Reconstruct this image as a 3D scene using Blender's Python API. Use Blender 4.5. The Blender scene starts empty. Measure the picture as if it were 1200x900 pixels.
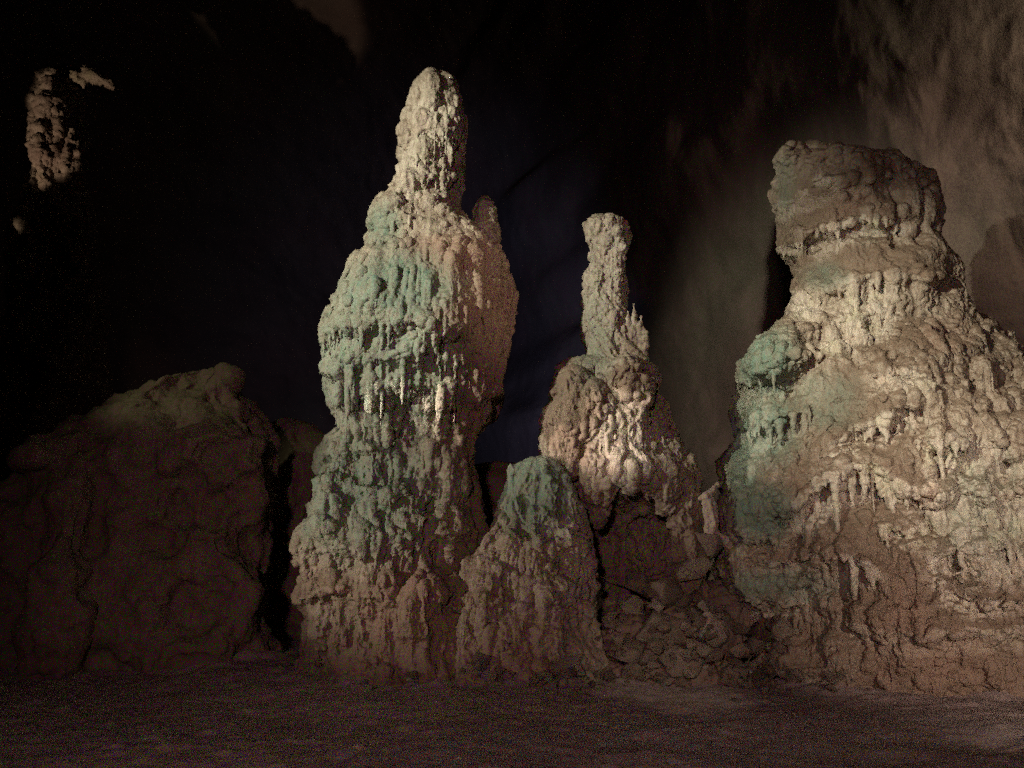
import bpy, math, random
import numpy as np
from mathutils import Vector
from mathutils.bvhtree import BVHTree

R = random.Random(11)
NR = np.random.RandomState(5)
scene = bpy.context.scene
col = scene.collection

# ------------------------------------------------------------------ camera
W, H, F = 1200.0, 900.0, 1039.0
CAM = np.array([0.0, 0.0, 1.7]); PITCH = math.radians(10.5)
cp, sp = math.cos(PITCH), math.sin(PITCH)
def ray(px, py):
    u = (px - W / 2) / F; v = (H / 2 - py) / F
    return np.array([u, cp - v * sp, sp + v * cp])
def P(px, py, Y):                       # the point of the plane y = Y seen at a pixel
    d = ray(px, py); return CAM + d * (Y / d[1])
def proj(co):                           # where points fall in the picture plane
    d = co - CAM
    f = d[:, 1] * cp + d[:, 2] * sp; up = -d[:, 1] * sp + d[:, 2] * cp
    return W / 2 + F * d[:, 0] / f, H / 2 - F * up / f

cam = bpy.data.objects.new('camera', bpy.data.cameras.new('camera')); col.objects.link(cam)
cam.location = CAM; cam.rotation_euler = (math.radians(90) + PITCH, 0, 0)
cam.data.sensor_width = 36; cam.data.lens = F / W * 36; cam.data.clip_end = 300
scene.camera = cam

# ------------------------------------------------------------------ noise
def _h(ix, iy, iz, s):
    h = (ix * 374761393 + iy * 668265263 + iz * 2147483647 + s * 974634777) & 0xffffffff
    h = ((h ^ (h >> 13)) * 1274126177) & 0xffffffff
    return ((h ^ (h >> 16)) & 0xffff).astype(np.float32) / 65535.0
def vnoise(p, s=0):
    i = np.floor(p).astype(np.int64); f = (p - i).astype(np.float32); f = f * f * f * (f * (f * 6 - 15) + 10)
    x, y, z = i[:, 0], i[:, 1], i[:, 2]
    def L(a, b, t): return a + (b - a) * t
    r = []
    for dz in (0, 1):
        a = L(_h(x, y, z + dz, s), _h(x + 1, y, z + dz, s), f[:, 0])
        b = L(_h(x, y + 1, z + dz, s), _h(x + 1, y + 1, z + dz, s), f[:, 0])
        r.append(L(a, b, f[:, 1]))
    return L(r[0], r[1], f[:, 2]) * 2 - 1
def fbm(p, o=4, s=0, g=0.5):
    t = 0; a = 1.0; n = 0; q = p.copy()
    for k in range(o):
        t = t + a * vnoise(q, s + k * 17); n += a; a *= g; q = q * 2.03 + 11.3
    return t / n * 1.6
def voro(p, s=0):                       # distance to the nearest jittered cell point
    i = np.floor(p).astype(np.int64); best = np.full(len(p), 9.0, np.float32)
    for dx in (-1, 0, 1):
        for dy in (-1, 0, 1):
            for dz in (-1, 0, 1):
                c = i + np.array([dx, dy, dz])
                q = np.stack([_h(c[:, 0], c[:, 1], c[:, 2], s + k) for k in (1, 2, 3)], 1) + c - p
                best = np.minimum(best, (q * q).sum(1))
    return np.sqrt(best)
def sstep(a, b, x):
    t = np.clip((x - a) / (b - a), 0, 1); return t * t * (3 - 2 * t)

# ------------------------------------------------------------------ mesh collecting
class Acc:
    fringe = False
    def __init__(s): s.v = []; s.f = []; s.n = 0
    def add(s, v, f):
        s.v.append(np.asarray(v, np.float32)); s.f += [tuple(i + s.n for i in q) for q in f]; s.n += len(v)
    def rings(s, rr):                   # a closed tube of rings (each n x 3)
        n = len(rr[0]); m = len(rr); v = np.concatenate(rr)
        f = [(k * n + j, k * n + (j + 1) % n, (k + 1) * n + (j + 1) % n, (k + 1) * n + j) for k in range(m - 1) for j in range(n)]
        f.append(tuple(range(n - 1, -1, -1))); f.append(tuple((m - 1) * n + j for j in range(n)))
        s.add(v, f)
    def tube(s, pts, rad, seg=7):
        pts = np.asarray(pts, float)
        rr = []; m = len(pts)
        t = np.linspace(0, 2 * math.pi, seg, endpoint=False)
        for k in range(m):
            d = pts[min(k + 1, m - 1)] - pts[max(k - 1, 0)]; d = d / (np.linalg.norm(d) + 1e-9)
            a = np.cross(d, (0.31, 0.95, 0.05)); a /= np.linalg.norm(a) + 1e-9; b = np.cross(d, a)
            if k == 0: rr.append(pts[k] - d * rad[k] * .7 + (np.outer(np.cos(t), a) + np.outer(np.sin(t), b)) * rad[k] * .45)
            rr.append(pts[k] + (np.outer(np.cos(t), a) + np.outer(np.sin(t), b)) * rad[k])
            if k == m - 1: rr.append(pts[k] + d * rad[k] * .7 + (np.outer(np.cos(t), a) + np.outer(np.sin(t), b)) * rad[k] * .45)
        s.rings(rr)
    def blob(s, c, r):
        r = np.broadcast_to(np.asarray(r, float), (3,))
        rr = []; t = np.linspace(0, 2 * math.pi, 9, endpoint=False) + R.random()
        for k in range(7):
            a = math.pi * (k + .35) / 6.7 - math.pi / 2
            rr.append(np.asarray(c) + np.stack([np.cos(t) * math.cos(a) * r[0], np.sin(t) * math.cos(a) * r[1], np.full(9, math.sin(a) * r[2])], 1))
        s.rings(rr)
    def copy_into(s, o):
        for v in s.v: o.v.append(v)
        o.f += [tuple(i + o.n for i in q) for q in s.f]; o.n += s.n

def lip_field(px, py, lips, grooves=()):
    """ledges: the rock swells down to a lip, then steps back under it; grooves cut in"""
    off = np.zeros(len(px)); top = np.zeros(len(px)); under = np.zeros(len(px))
    j = np.stack([px * .05, py * .05, 0 * px], 1); jx = 7 * fbm(j, 3, 901)
    for pts, A, up, dn in lips:
        xs = [q[0] for q in pts]; yl = np.interp(px, xs, [q[1] for q in pts]) + jx
        w = sstep(xs[0] - 14, xs[0] + 8, px) * (1 - sstep(xs[-1] - 8, xs[-1] + 14, px))
        dy = py - yl
        o = np.where(dy < 0, np.exp(np.minimum(dy, 0) / (up * .6)), np.maximum(1 - dy / 6, -.6) + .6 * sstep(8, dn * 1.8, dy))
        o = np.where(dy > dn * 1.8, 0, o)
        off += A * w * o
        top = np.maximum(top, w * np.where(dy < -3, np.exp(np.minimum(dy + 3, 0) / up), 1 - sstep(-3, 1, dy)))
        under = np.maximum(under, w * sstep(-3, 2, dy) * (1 - sstep(dn * .7, dn * 1.2, dy)))
    for pts, A, wd in grooves:
        best = np.full(len(px), 1e9)
        for a, b in zip(pts, pts[1:]):
            a = np.array(a, float); b = np.array(b, float); d = b - a; t = np.clip(((px - a[0]) * d[0] + (py - a[1]) * d[1]) / (d @ d), 0, 1)
            best = np.minimum(best, np.hypot(px + jx * .6 - a[0] - t * d[0], py - a[1] - t * d[1]))
        off -= A * np.exp(-(best / wd) ** 2)
    return off, top, under

def loft(acc, rows, D, ratio=.9, seg=72, sq=.9, rough=.06, seed=0, bot=-.3, dens=2.5, lips=(), grooves=(), tier=(.7, .07), inset=(0, 0)):
    """rows: (py, xl, xr[, D, ratio]) outline of a rock column standing at depth D"""
    ys = np.array([r[0] for r in rows], float)
    py = np.arange(ys[0], ys[-1] + .01, dens)
    xl = np.interp(py, ys, [r[1] for r in rows]) + inset[0]; xr = np.interp(py, ys, [r[2] for r in rows]) - inset[1]
    DD = np.interp(py, ys, [r[3] if len(r) > 3 else D for r in rows])
    rt = np.interp(py, ys, [r[4] if len(r) > 4 else ratio for r in rows])
    rr = []; t = np.linspace(0, 2 * math.pi, seg, endpoint=False)
    c, s_ = np.cos(t), np.sin(t)
    ex = np.sign(c) * np.abs(c) ** sq; ey = np.sign(s_) * np.abs(s_) ** sq
    first = None
    for k in range(len(py)):
        a = P(xl[k], py[k], DD[k]); b = P(xr[k], py[k], DD[k])
        cx, hw = (a[0] + b[0]) / 2, (b[0] - a[0]) / 2
        q = np.stack([cx + ex * hw, DD[k] + ey * hw * rt[k], np.full(seg, a[2])], 1)
        if rough:
            u = np.stack([ex * 1.3 + cx, ey * 1.3, np.full(seg, a[2] * .9)], 1) * 1.4
            q[:, :2] += np.stack([ex, ey], 1) * (fbm(u, 3, seed) * min(rough * 2, hw * .35))[:, None]
        hh = (a[2] + .35 * fbm(np.stack([ex * 1.1, ey * 1.1, np.full(seg, a[2] * .2)], 1) * 1.5 + seed, 3, seed + 3)) / tier[0]
        saw = (1 - (hh - np.floor(hh))); saw = saw * sstep(0, .12, 1 - saw) - .4
        fw = np.clip(-ey * 1.6 + .15, 0, 1) if lips else 0 * ey + .35
        o = tier[1] * saw * (1 - fw)
        if lips: o = o + fw * lip_field(*proj(q), lips, grooves)[0]
        q[:, :2] += np.stack([ex, ey], 1) * np.clip(o, -hw * .3, .4)[:, None]
        if k == 0:
            q0 = q.copy(); q0[:, :2] = (q[:, :2] - [cx, DD[k]]) * .5 + [cx, DD[k]]; q0[:, 2] += hw * .12; rr.append(q0)
        rr.append(q)
    if rr[-1][0, 2] > bot:
        q = rr[-1].copy(); q[:, 2] = bot; rr.append(q)
    acc.rings(rr[::-1])

class Body:
    """surface of a formation to hang drips and lumps on"""
    def __init__(s, accs):
        v = np.concatenate([x for a in accs for x in a.v]); f = []; n = 0
        for a in accs:
            f += [tuple(i + n for i in q) for q in a.f]; n += a.n
        s.t = BVHTree.FromPolygons([tuple(map(float, x)) for x in v], f)
        s.lo, s.hi = v.min(0), v.max(0)
    def hit(s, px, py):
        d = ray(px, py); h = s.t.ray_cast(Vector(CAM), Vector(d / np.linalg.norm(d)))
        return (np.array(h[0]), np.array(h[1])) if h[0] is not None else None
    def near(s, p):
        h = s.t.find_nearest(Vector(p))
        n = np.array(h[1]); q = np.array(h[0])
        return q, n
    def around(s, th, z):               # from outside, any side of the formation
        c = (s.lo + s.hi) / 2; d = np.array([math.cos(th), math.sin(th), 0])
        h = s.t.ray_cast(Vector((c[0] + d[0] * 9, c[1] + d[1] * 9, z)), Vector(-d))
        return (np.array(h[0]), np.array(h[1])) if h[0] is not None else None
    def flow(s, acc, p, n, L, r0, r1, hang=.5, off=.25, step=.09, wob=.02):
        """a drip rib that runs down the rock and hangs free where the rock falls away"""
        pts = [p + n * r0 * off]; m = max(3, int(L / step)); st = L / (m - 1)
        for k in range(1, m):
            g = np.array([R.uniform(-wob, wob) * 3, R.uniform(-wob, wob) * 3, -1.0])
            tg = g - n * np.dot(g, n); tg /= np.linalg.norm(tg) + 1e-6
            d = tg * (1 - hang) + np.array([0, 0, -1.0]) * hang; d /= np.linalg.norm(d) + 1e-6
            q = pts[-1] + d * st
            c, n = s.near(q); w = np.dot(q - c, n)
            if hang < .8 or w < 0: 
                tgt = c + n * r0 * off
                q = tgt if (w < 0 or hang < .4) else q * .5 + tgt * .5
            pts.append(q)
        rad = [r0 + (r1 - r0) * (k / (m - 1)) ** 1.3 for k in range(m)]
        rad = [r * R.uniform(.8, 1.2) for r in rad]; rad[-1] *= .6
        acc.tube(pts, rad)
    def curtain(s, acc, lip, L, r, gap=3.2, hang=.6, lump=1.5, lipr=0, off=.3, jit=2.0):
        lip = [np.array(q, float) for q in lip]
        h0, o0 = hang, off
        if acc.fringe: gap = max(gap, 3.6) * .8; r = (r[0] * .55, r[1] * .9)
        ph = R.uniform(0, 9)
        for a, b in zip(lip, lip[1:]):
            n = max(1, int(np.linalg.norm(b - a) / gap))
            for k in range(n):
                q = a + (b - a) * (k + R.random()) / n + np.array([0, R.uniform(-jit, jit)])
                h = s.hit(*q)
                if h is None: continue
                p, nn = h; rr = R.uniform(*r); Lk = R.uniform(*L) * R.uniform(.55, 1)
                if acc.fringe:          # clusters: sheets that cling to the rock, and a few free drips
                    cl = .5 + .5 * math.sin(q[0] * .21 + ph) * math.sin(q[0] * .083 + ph * 2)
                    if R.random() > .7 + .5 * cl: continue
                    free = R.random() < .4; hang = .93 if free else .35; off = R.uniform(.5, .9) if free else R.uniform(.1, .5)
                    Lk *= (.3 + .9 * cl) * R.choice([.4, .7, 1, 1.15]); rr *= R.choice([.75, 1, 1, 1.45])
                s.flow(acc, p, nn, Lk, rr, rr * R.uniform(.25, .8), hang, off)
                if lump: acc.blob(p + nn * rr * .2, rr * lump * np.array([1, 1, R.uniform(.8, 1.4)]))
    def lumps(s, acc, box, n, r, st=(.8, 1.3), drip=0., emb=.35, L=(.15, .4)):
        x0, y0, x1, y1 = box
        for k in range(n):
            h = s.hit(R.uniform(x0, x1), R.uniform(y0, y1))
            if h is None: continue
            p, nn = h; rr = R.uniform(*r) * .72
            acc.blob(p + nn * rr * (emb - .55), (rr, rr, rr * R.uniform(*st)))
            if R.random() < drip:
                r2 = rr * R.uniform(.3, .55)
                s.flow(acc, p + nn * rr * .2, nn, R.uniform(*L), r2, r2 * .5, .5, .4)
    def fill(s, acc, n, L, r, z=None, hang=.3, lump=.22):
        """the sides and back carry the same ribs and lumps as the front"""
        z0, z1 = z or (max(0, s.lo[2]), s.hi[2])
        for k in range(n):
            h = s.around(R.uniform(0, 2 * math.pi), R.uniform(z0, z1))
            if h is None: continue
            p, nn = h; rr = R.uniform(*r)
            if R.random() < lump: acc.blob(p - nn * rr * .3, (rr * 1.3, rr * 1.3, rr * R.uniform(1, 1.8)))
            else: s.flow(acc, p, nn, R.uniform(*L), rr, rr * .5, hang, .15)

def remesh(acc, voxel, smooth=2):
    me = bpy.data.meshes.new('tmp')
    me.from_pydata([tuple(map(float, x)) for v in acc.v for x in v], [], acc.f)
    o = bpy.data.objects.new('tmp', me); col.objects.link(o)
    m = o.modifiers.new('r', 'REMESH'); m.mode = 'VOXEL'; m.voxel_size = voxel
    if smooth:
        m = o.modifiers.new('s', 'SMOOTH'); m.factor = .5; m.iterations = smooth
    dg = bpy.context.evaluated_depsgraph_get(); dg.update()
    out = bpy.data.meshes.new_from_object(o.evaluated_get(dg))
    bpy.data.objects.remove(o); bpy.data.meshes.remove(me)
    return out

def get_co(me):
    a = np.empty(len(me.vertices) * 3, np.float32); me.vertices.foreach_get('co', a); return a.reshape(-1, 3)
def get_no(me):
    a = np.empty(len(me.vertices) * 3, np.float32); me.vertex_normals.foreach_get('vector', a); return a.reshape(-1, 3)
def set_co(me, co):
    me.vertices.foreach_set('co', co.astype(np.float32).ravel()); me.update()

def detail(me, grain=.012, rib=.02, pop=.02, big=.05, seed=0, ribf=10.0, lips=None, terr=.02):
    """crust, vertical flutes and cauliflower lumps as real relief"""
    co = get_co(me); no = get_no(me)
    steep = (1 - sstep(.35, .8, np.abs(no[:, 2])))
    d = big * fbm(co * 1.6, 3, seed)
    calm = sstep(.22, .6, no[:, 2])
    if lips:
        _, tp, un = lip_field(*proj(co), lips); fr = sstep(.5, 0, no[:, 1]); calm = np.clip(calm + .95 * tp * fr - .5 * un * fr, 0, 1)
    live = 1 - .8 * calm; rib = rib * live; pop = pop * live if pop else 0
    wv = co + .12 * np.stack([fbm(co * 2.1, 2, seed + 5), fbm(co * 2.1, 2, seed + 6), 0 * co[:, 0]], 1) + .02 * np.stack([vnoise(co * 9, seed + 7), vnoise(co * 9, seed + 8), 0 * co[:, 0]], 1)
    q = wv * np.array([ribf, ribf, 1.3]); zone = sstep(-.35, .35, fbm(co * 1.5, 2, seed + 9))
    d = d + rib * steep * (1 - 2 * np.abs(vnoise(q, seed + 1))) * (.45 + .55 * zone)
    d = d + rib * .75 * steep * (1 - 2 * np.abs(vnoise(q * np.array([2.3, 2.3, 1.5]), seed + 2))) * (.4 + .6 * zone)
    if np.any(pop):
        hz = co[:, 2] * 7.5 + 1.6 * fbm(co * np.array([2.2, 2.2, 1.2]), 3, seed + 31); sw = hz - np.floor(hz)
        d = d + terr * live * steep * ((1 - sw) * sstep(0, .18, sw) - .4) * sstep(-.1, .3, fbm(co * 1.2, 2, seed + 33))
        pz = .2 + .8 * sstep(-.1, .35, fbm(co * 1.9, 2, seed + 13))
        d = d + pop * .3 * (.55 - voro(wv * 10.5, seed)) * pz
        d = d + pop * .6 * (.55 - voro(wv * 22, seed + 4)) * (1.2 - pz)
    d = d + grain * fbm(co * 15, 4, seed + 3, .7) + grain * .8 * np.abs(vnoise(co * 28, seed + 15))
    set_co(me, co + no * d[:, None])

def split_islands(me, gap=.05):
    """curtains that hang apart become parts of their own; specks are dropped"""
    n = len(me.vertices); lab = np.arange(n); e = np.empty(len(me.edges) * 2, np.int32); me.edges.foreach_get('vertices', e); e = e.reshape(-1, 2)
    while True:
        m = np.minimum(lab[e[:, 0]], lab[e[:, 1]]); new = lab.copy(); np.minimum.at(new, e[:, 0], m); np.minimum.at(new, e[:, 1], m); new = new[new]
        if (new == lab).all(): break
        lab = new
    co = get_co(me); ids, inv, cnt = np.unique(lab, return_inverse=True, return_counts=True); inv = inv.ravel()
    lo = np.full((len(ids), 3), 9e9); hi = -lo; np.minimum.at(lo, inv, co); np.maximum.at(hi, inv, co)
    g = np.arange(len(ids))
    for i in range(len(ids)):
        for j in range(i):
            if (lo[i] - hi[j] < gap).all() and (lo[j] - hi[i] < gap).all(): g[g == g[i]] = g[j]
    fl = np.empty(len(me.loops), np.int32); me.loops.foreach_get('vertex_index', fl); fs = np.array([p.loop_start for p in me.polygons]); ft = np.array([p.loop_total for p in me.polygons])
    out = []
    for k in np.unique(g):
        vm = g[inv] == k
        if vm.sum() < 150: continue
        idx = np.cumsum(vm) - 1; keep = np.nonzero(vm[fl[fs]])[0]
        m2 = bpy.data.meshes.new('part'); m2.from_pydata(co[vm].tolist(), [], [[int(idx[v]) for v in fl[fs[q]:fs[q] + ft[q]]] for q in keep]); m2.update(); out.append(m2)
    return out

def put(name, me, parent, loc, mat, masks):
    if name == 'drip_curtain' and parent and not me.get('whole'):
        for m2 in split_islands(me): m2['whole'] = 1; put(name, m2, parent, loc, mat, masks)
        return None
    co = get_co(me); no = get_no(me)
    mk = masks(co, no)
    if name == 'drip_curtain': mk['mud_shade'] = mk['mud_shade'] - .55; mk['red'] = mk['red'] * .5; mk['pale'] = mk.get('pale', 0) + .1 + 0 * mk['mud_shade']
    for k, val in mk.items():
        at = me.attributes.new(k, 'FLOAT', 'POINT'); at.data.foreach_set('value', np.clip(val, 0, 1).astype(np.float32))
    set_co(me, co - np.asarray(loc, np.float32))
    me.shade_smooth(); me.materials.clear(); me.materials.append(mat); me.name = name
    o = bpy.data.objects.new(name, me); col.objects.link(o)
    if parent: o.parent = parent
    else: o.location = loc
    return o
def thing(name, label, cat, loc, group=None):
    o = bpy.data.objects.new(name, None); col.objects.link(o); o.location = loc
    o['label'] = label; o['category'] = cat
    if group: o['group'] = group
    return o
def tag(o, label, cat, group=None):
    o['label'] = label; o['category'] = cat
    if group: o['group'] = group
    return o

# ------------------------------------------------------------------ materials
def rgb(*c): return (c[0], c[1], c[2], 1)
class NT:
    def __init__(s, name):
        m = bpy.data.materials.new(name); m.use_nodes = True; s.m = m; s.t = m.node_tree; s.b = s.t.nodes['Principled BSDF']
    def n(s, typ, **kw):
        x = s.t.nodes.new(typ)
        for k, v in kw.items(): setattr(x, k, v)
        return x
    def put(s, sock, v):
        if hasattr(v, 'is_output'): s.t.links.new(v, sock)
        else: sock.default_value = v
    def noise(s, scale, det=5, rough=.6, vec=None):
        x = s.n('ShaderNodeTexNoise'); x.inputs['Scale'].default_value = scale
        x.inputs['Detail'].default_value = det; x.inputs['Roughness'].default_value = rough
        if vec is not None: s.put(x.inputs['Vector'], vec)
        return x.outputs['Fac']
    def rng(s, v, a, b, c=0., d=1.):
        x = s.n('ShaderNodeMapRange'); s.put(x.inputs[0], v)
        for i, k in enumerate((a, b, c, d)): x.inputs[i + 1].default_value = k
        return x.outputs[0]
    def mix(s, f, a, b, mode='MIX'):
        x = s.n('ShaderNodeMix', data_type='RGBA', blend_type=mode)
        s.put(x.inputs[0], f); s.put(x.inputs[6], a); s.put(x.inputs[7], b); return x.outputs[2]
    def math(s, op, a, b):
        x = s.n('ShaderNodeMath', operation=op); s.put(x.inputs[0], a); s.put(x.inputs[1], b); return x.outputs[0]
    def attr(s, k): return s.n('ShaderNodeAttribute', attribute_name=k).outputs['Fac']

def rock_mat(name, pale, mid, mud_shade, green, red, rough=.7, bump=.6, zs=.25):
    t = NT(name); oc = t.n('ShaderNodeTexCoord').outputs['Object']
    st = t.n('ShaderNodeMapping'); t.put(st.inputs[0], oc); st.inputs['Scale'].default_value = (1, 1, zs)
    st = st.outputs[0]
    n1 = t.noise(2.2, 6, .65, oc); n2 = t.noise(11, 6, .7, oc); n3 = t.noise(17, 5, .7, st); n4 = t.noise(45, 4, .7, oc)
    n5 = t.noise(7, 6, .7, st)
    j = t.math('ADD', t.math('MULTIPLY', n1, .3), t.math('ADD', t.math('MULTIPLY', n2, .3), t.math('MULTIPLY', n5, .4)))
    def edge(k, w=.6):                  # ragged border of a patch
        return t.rng(t.math('ADD', t.attr(k), t.math('MULTIPLY', t.math('SUBTRACT', j, .5), 1.7)), .5 - w / 2, .5 + w / 2)
    c = t.mix(t.math('MULTIPLY', t.rng(n3, .42, .66), .45), mid, pale)
    hv = t.noise(1.7, 4, .6, oc)
    pale = t.mix(t.rng(hv, .52, .7, 0, .7), t.mix(t.rng(hv, .46, .3, 0, .7), pale, tuple(a * b for a, b in zip(pale, (1.02, .86, .80, 1)))), tuple(a * b for a, b in zip(pale, (.88, .98, .72, 1))))
    c = t.mix(t.math('MULTIPLY', edge('pale', .7), t.rng(n3, .3, .55, .35, 1.)), c, pale)
    c = t.mix(t.math('MULTIPLY', t.rng(n2, .5, .72), .5), c, mud_shade)
    c = t.mix(t.math('MULTIPLY', t.rng(n3, .5, .36), .5), c, mud_shade)
    c = t.mix(t.math('MULTIPLY', edge('mud_shade'), t.rng(n4, .3, .6, .7, 1.)), c, t.mix(t.rng(n2, .35, .7), mud_shade, tuple(x * 1.35 for x in mud_shade[:3]) + (1,)))
    c = t.mix(t.math('MULTIPLY', edge('red'), .85), c, red)
    c = t.mix(t.math('MULTIPLY', edge('green', .8), t.rng(n3, .3, .66, .2, 1.)), c, t.mix(t.rng(n2, .4, .65), green, tuple(a * 1.35 for a in green[:3]) + (1,)))
    c = t.mix(t.rng(n4, .35, .7, 0, .45), c, t.mix(.6, c, mud_shade))
    c = t.mix(t.math('MULTIPLY', t.rng(n4, .6, .72), .35), c, pale)
    if name == 'rubble_stone':
        rnd = t.n('ShaderNodeObjectInfo').outputs['Random']; g = t.rng(rnd, 0, 1, .45, 1.5)
        c = t.mix(1., c, t.n('ShaderNodeCombineColor').outputs[0], 'MULTIPLY') if False else t.mix(t.rng(rnd, 0, 1, .55, 0.), t.mix(t.rng(rnd, .5, 1, 0, .75), c, pale), mud_shade)
    t.put(t.b.inputs['Base Color'], c)
    t.put(t.b.inputs['Roughness'], t.rng(n2, .3, .7, rough - .22, rough + .12))
    t.b.inputs['Specular IOR Level'].default_value = .35
    bh = t.math('ADD', t.math('MULTIPLY', t.noise(30, 7, .72, oc), .7), t.math('MULTIPLY', t.noise(26, 4, .6, st), .5))
    bp = t.n('ShaderNodeBump'); bp.inputs['Strength'].default_value = bump; bp.inputs['Distance'].default_value = .035
    t.put(bp.inputs['Height'], bh); t.put(t.b.inputs['Normal'], bp.outputs[0])
    return t.m

M_CALC = rock_mat('calcite', rgb(.50, .445, .35), rgb(.255, .205, .145), rgb(.14, .098, .064), rgb(.08, .155, .112), rgb(.25, .165, .115))
M_DARK = rock_mat('dark_limestone', rgb(.30, .24, .17), rgb(.20, .145, .105), rgb(.14, .095, .07), rgb(.16, .165, .09), rgb(.18, .105, .08))
M_WALL = rock_mat('wall_limestone', rgb(.27, .215, .165), rgb(.19, .145, .112), rgb(.125, .09, .07), rgb(.15, .16, .10), rgb(.19, .12, .10), .9, .8, .9)
M_FLOOR = rock_mat('clay_floor', rgb(.50, .42, .37), rgb(.40, .33, .29), rgb(.28, .225, .20), rgb(.2, .19, .15), rgb(.3, .22, .2), .88, .5, 1)
M_ROCK = rock_mat('rubble_stone', rgb(.44, .37, .28), rgb(.27, .215, .16), rgb(.16, .115, .08), rgb(.14, .16, .1), rgb(.19, .13, .095), .75, 1.)
M_WHITE = rock_mat('clean_calcite', rgb(.56, .48, .39), rgb(.37, .30, .235), rgb(.36, .27, .2), rgb(.3, .33, .25), rgb(.4, .3, .25))

def ell(px, py, x, y, rx, ry): return 1 - sstep(.3, 1.5, np.sqrt(((px - x) / rx) ** 2 + ((py - y) / ry) ** 2))

# ------------------------------------------------------------------ the tall stalagmite
V = .015
def build_tall():
    R.seed(101)
    D = 12.5
    TL = [([(488, 119), (514, 115), (545, 122)], .05, 14, 30), ([(470, 164), (505, 154), (548, 160)], .08, 20, 34), ([(464, 194), (488, 188), (515, 194)], .05, 14, 20), ([(464, 220), (488, 208), (548, 210)], .08, 18, 30),
          ([(430, 264), (450, 254), (482, 258)], .1, 22, 22), ([(374, 408), (400, 384), (440, 378), (500, 380), (545, 402)], .1, 40, 40), ([(374, 440), (420, 424), (480, 408), (545, 428)], .09, 22, 60),
          ([(380, 478), (440, 460), (500, 452), (545, 470)], .1, 25, 60), ([(500, 470), (540, 478), (590, 450)], .1, 40, 40), ([(362, 528), (400, 518), (450, 532)], .08, 22, 40), ([(352, 580), (400, 566), (450, 592), (500, 575), (545, 570)], .1, 30, 50),
          ([(346, 640), (380, 622), (430, 650), (490, 628), (560, 622)], .1, 34, 50), ([(342, 700), (400, 690), (470, 705), (540, 688), (600, 690)], .1, 30, 50)]
    TG = [([(476, 470), (474, 520), (480, 570), (500, 600)], .14, 7), ([(446, 520), (440, 580), (452, 640)], .12, 8), ([(512, 560), (508, 620), (520, 680)], .14, 9), ([(400, 560), (410, 640), (402, 720)], .1, 8), ([(545, 640), (538, 700), (548, 760)], .12, 9),
          ([(365, 640), (378, 700), (372, 770)], .1, 8), ([(470, 670), (462, 730), (470, 790)], .12, 9)]
    sp_, kn, bo, ba, cu, cs, cg = Acc(), Acc(), Acc(), Acc(), Acc(), Acc(), Acc(); cu.fringe = cs.fringe = cg.fringe = True
    loft(sp_, [(88, 492, 522), (94, 486, 534), (110, 479, 540), (122, 472, 541), (134, 472, 541), (142, 468, 545), (170, 466, 547), (186, 469, 548), (206, 466, 545),
               (222, 463, 546), (232, 452, 545), (246, 440, 545), (262, 433, 552), (280, 430, 575), (300, 428, 592), (320, 420, 596)], D, .95, rough=.05, seed=3, bot=4.6, lips=TL, tier=(.5, .05), inset=(4, 4))
    loft(kn, [(231, 563, 574), (238, 557, 580), (250, 553, 582), (270, 552, 584), (300, 548, 590)], D + .35, .9, 24, rough=.02, seed=4, bot=5.)
    loft(bo, [(268, 470, 555), (280, 452, 575), (292, 430, 588), (305, 412, 599), (320, 399, 604), (345, 385, 606), (370, 376, 605), (400, 373, 601), (430, 377, 597), (460, 383, 593),
              (480, 387, 586), (498, 390, 574), (515, 396, 562), (540, 398, 556), (580, 400, 552), (640, 390, 560)], D, .92, 120, rough=.07, seed=5, bot=1.5, lips=TL, grooves=TG, inset=(8, 9))
    loft(ba, [(496, 384, 470, D - .1), (506, 372, 520), (520, 363, 548), (560, 355, 548), (600, 349, 560), (640, 341, 578), (680, 343, 590), (720, 346, 600), (760, 350, 610), (778, 344, 620), (792, 330, 640)],
         D, .8, 120, rough=.1, seed=6, lips=TL, grooves=TG, inset=(17, 6))
    B = Body([sp_, kn, bo, ba]); u = .0119
    # spire: knobs and fine drip curtains
    for q in [(503, 98, 17), (524, 100, 12), (490, 108, 11), (508, 116, 14), (480, 134, 14), (476, 150, 13), (492, 140, 17), (530, 132, 9), (474, 180, 15), (480, 198, 16), (478, 216, 17), (540, 170, 7), (492, 172, 17), (462, 240, 18), (452, 262, 19), (445, 282, 16), (500, 240, 14), (520, 248, 12)]:
        h = B.hit(q[0], q[1])
        if h: sp_.blob(h[0] - h[1] * q[2] * u * .35, np.array([1, 1, 1.15]) * q[2] * u)
    B.curtain(cs, [(498, 117), (514, 113), (536, 120)], (.25, .55), (.014, .026), 4.4, .7, off=.8)
    B.curtain(cs, [(488, 160), (505, 152), (525, 153), (545, 158)], (.4, 1.), (.014, .03), 4.2, .8, off=1.)
    B.curtain(cs, [(470, 190), (490, 186), (512, 192)], (.15, .4), (.015, .028), 4.4, .7, off=.8)
    B.curtain(cs, [(470, 216), (488, 206), (510, 205), (530, 200), (546, 208)], (.3, .75), (.015, .03), 4.2, .8, off=1.)
    B.curtain(cs, [(478, 232), (500, 228), (522, 236)], (.2, .5), (.02, .036), 3.6)
    B.curtain(cg, [(433, 262), (448, 254), (468, 250), (480, 258)], (.2, .42), (.022, .045), 3.4)
    B.curtain(cg, [(430, 280), (450, 276), (476, 274)], (.12, .3), (.022, .04), 3.6)
    B.lumps(sp_, (432, 240, 480, 290), 22, (.06, .13), emb=.2); B.lumps(sp_, (470, 90, 545, 250), 30, (.04, .08), drip=.3)
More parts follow.
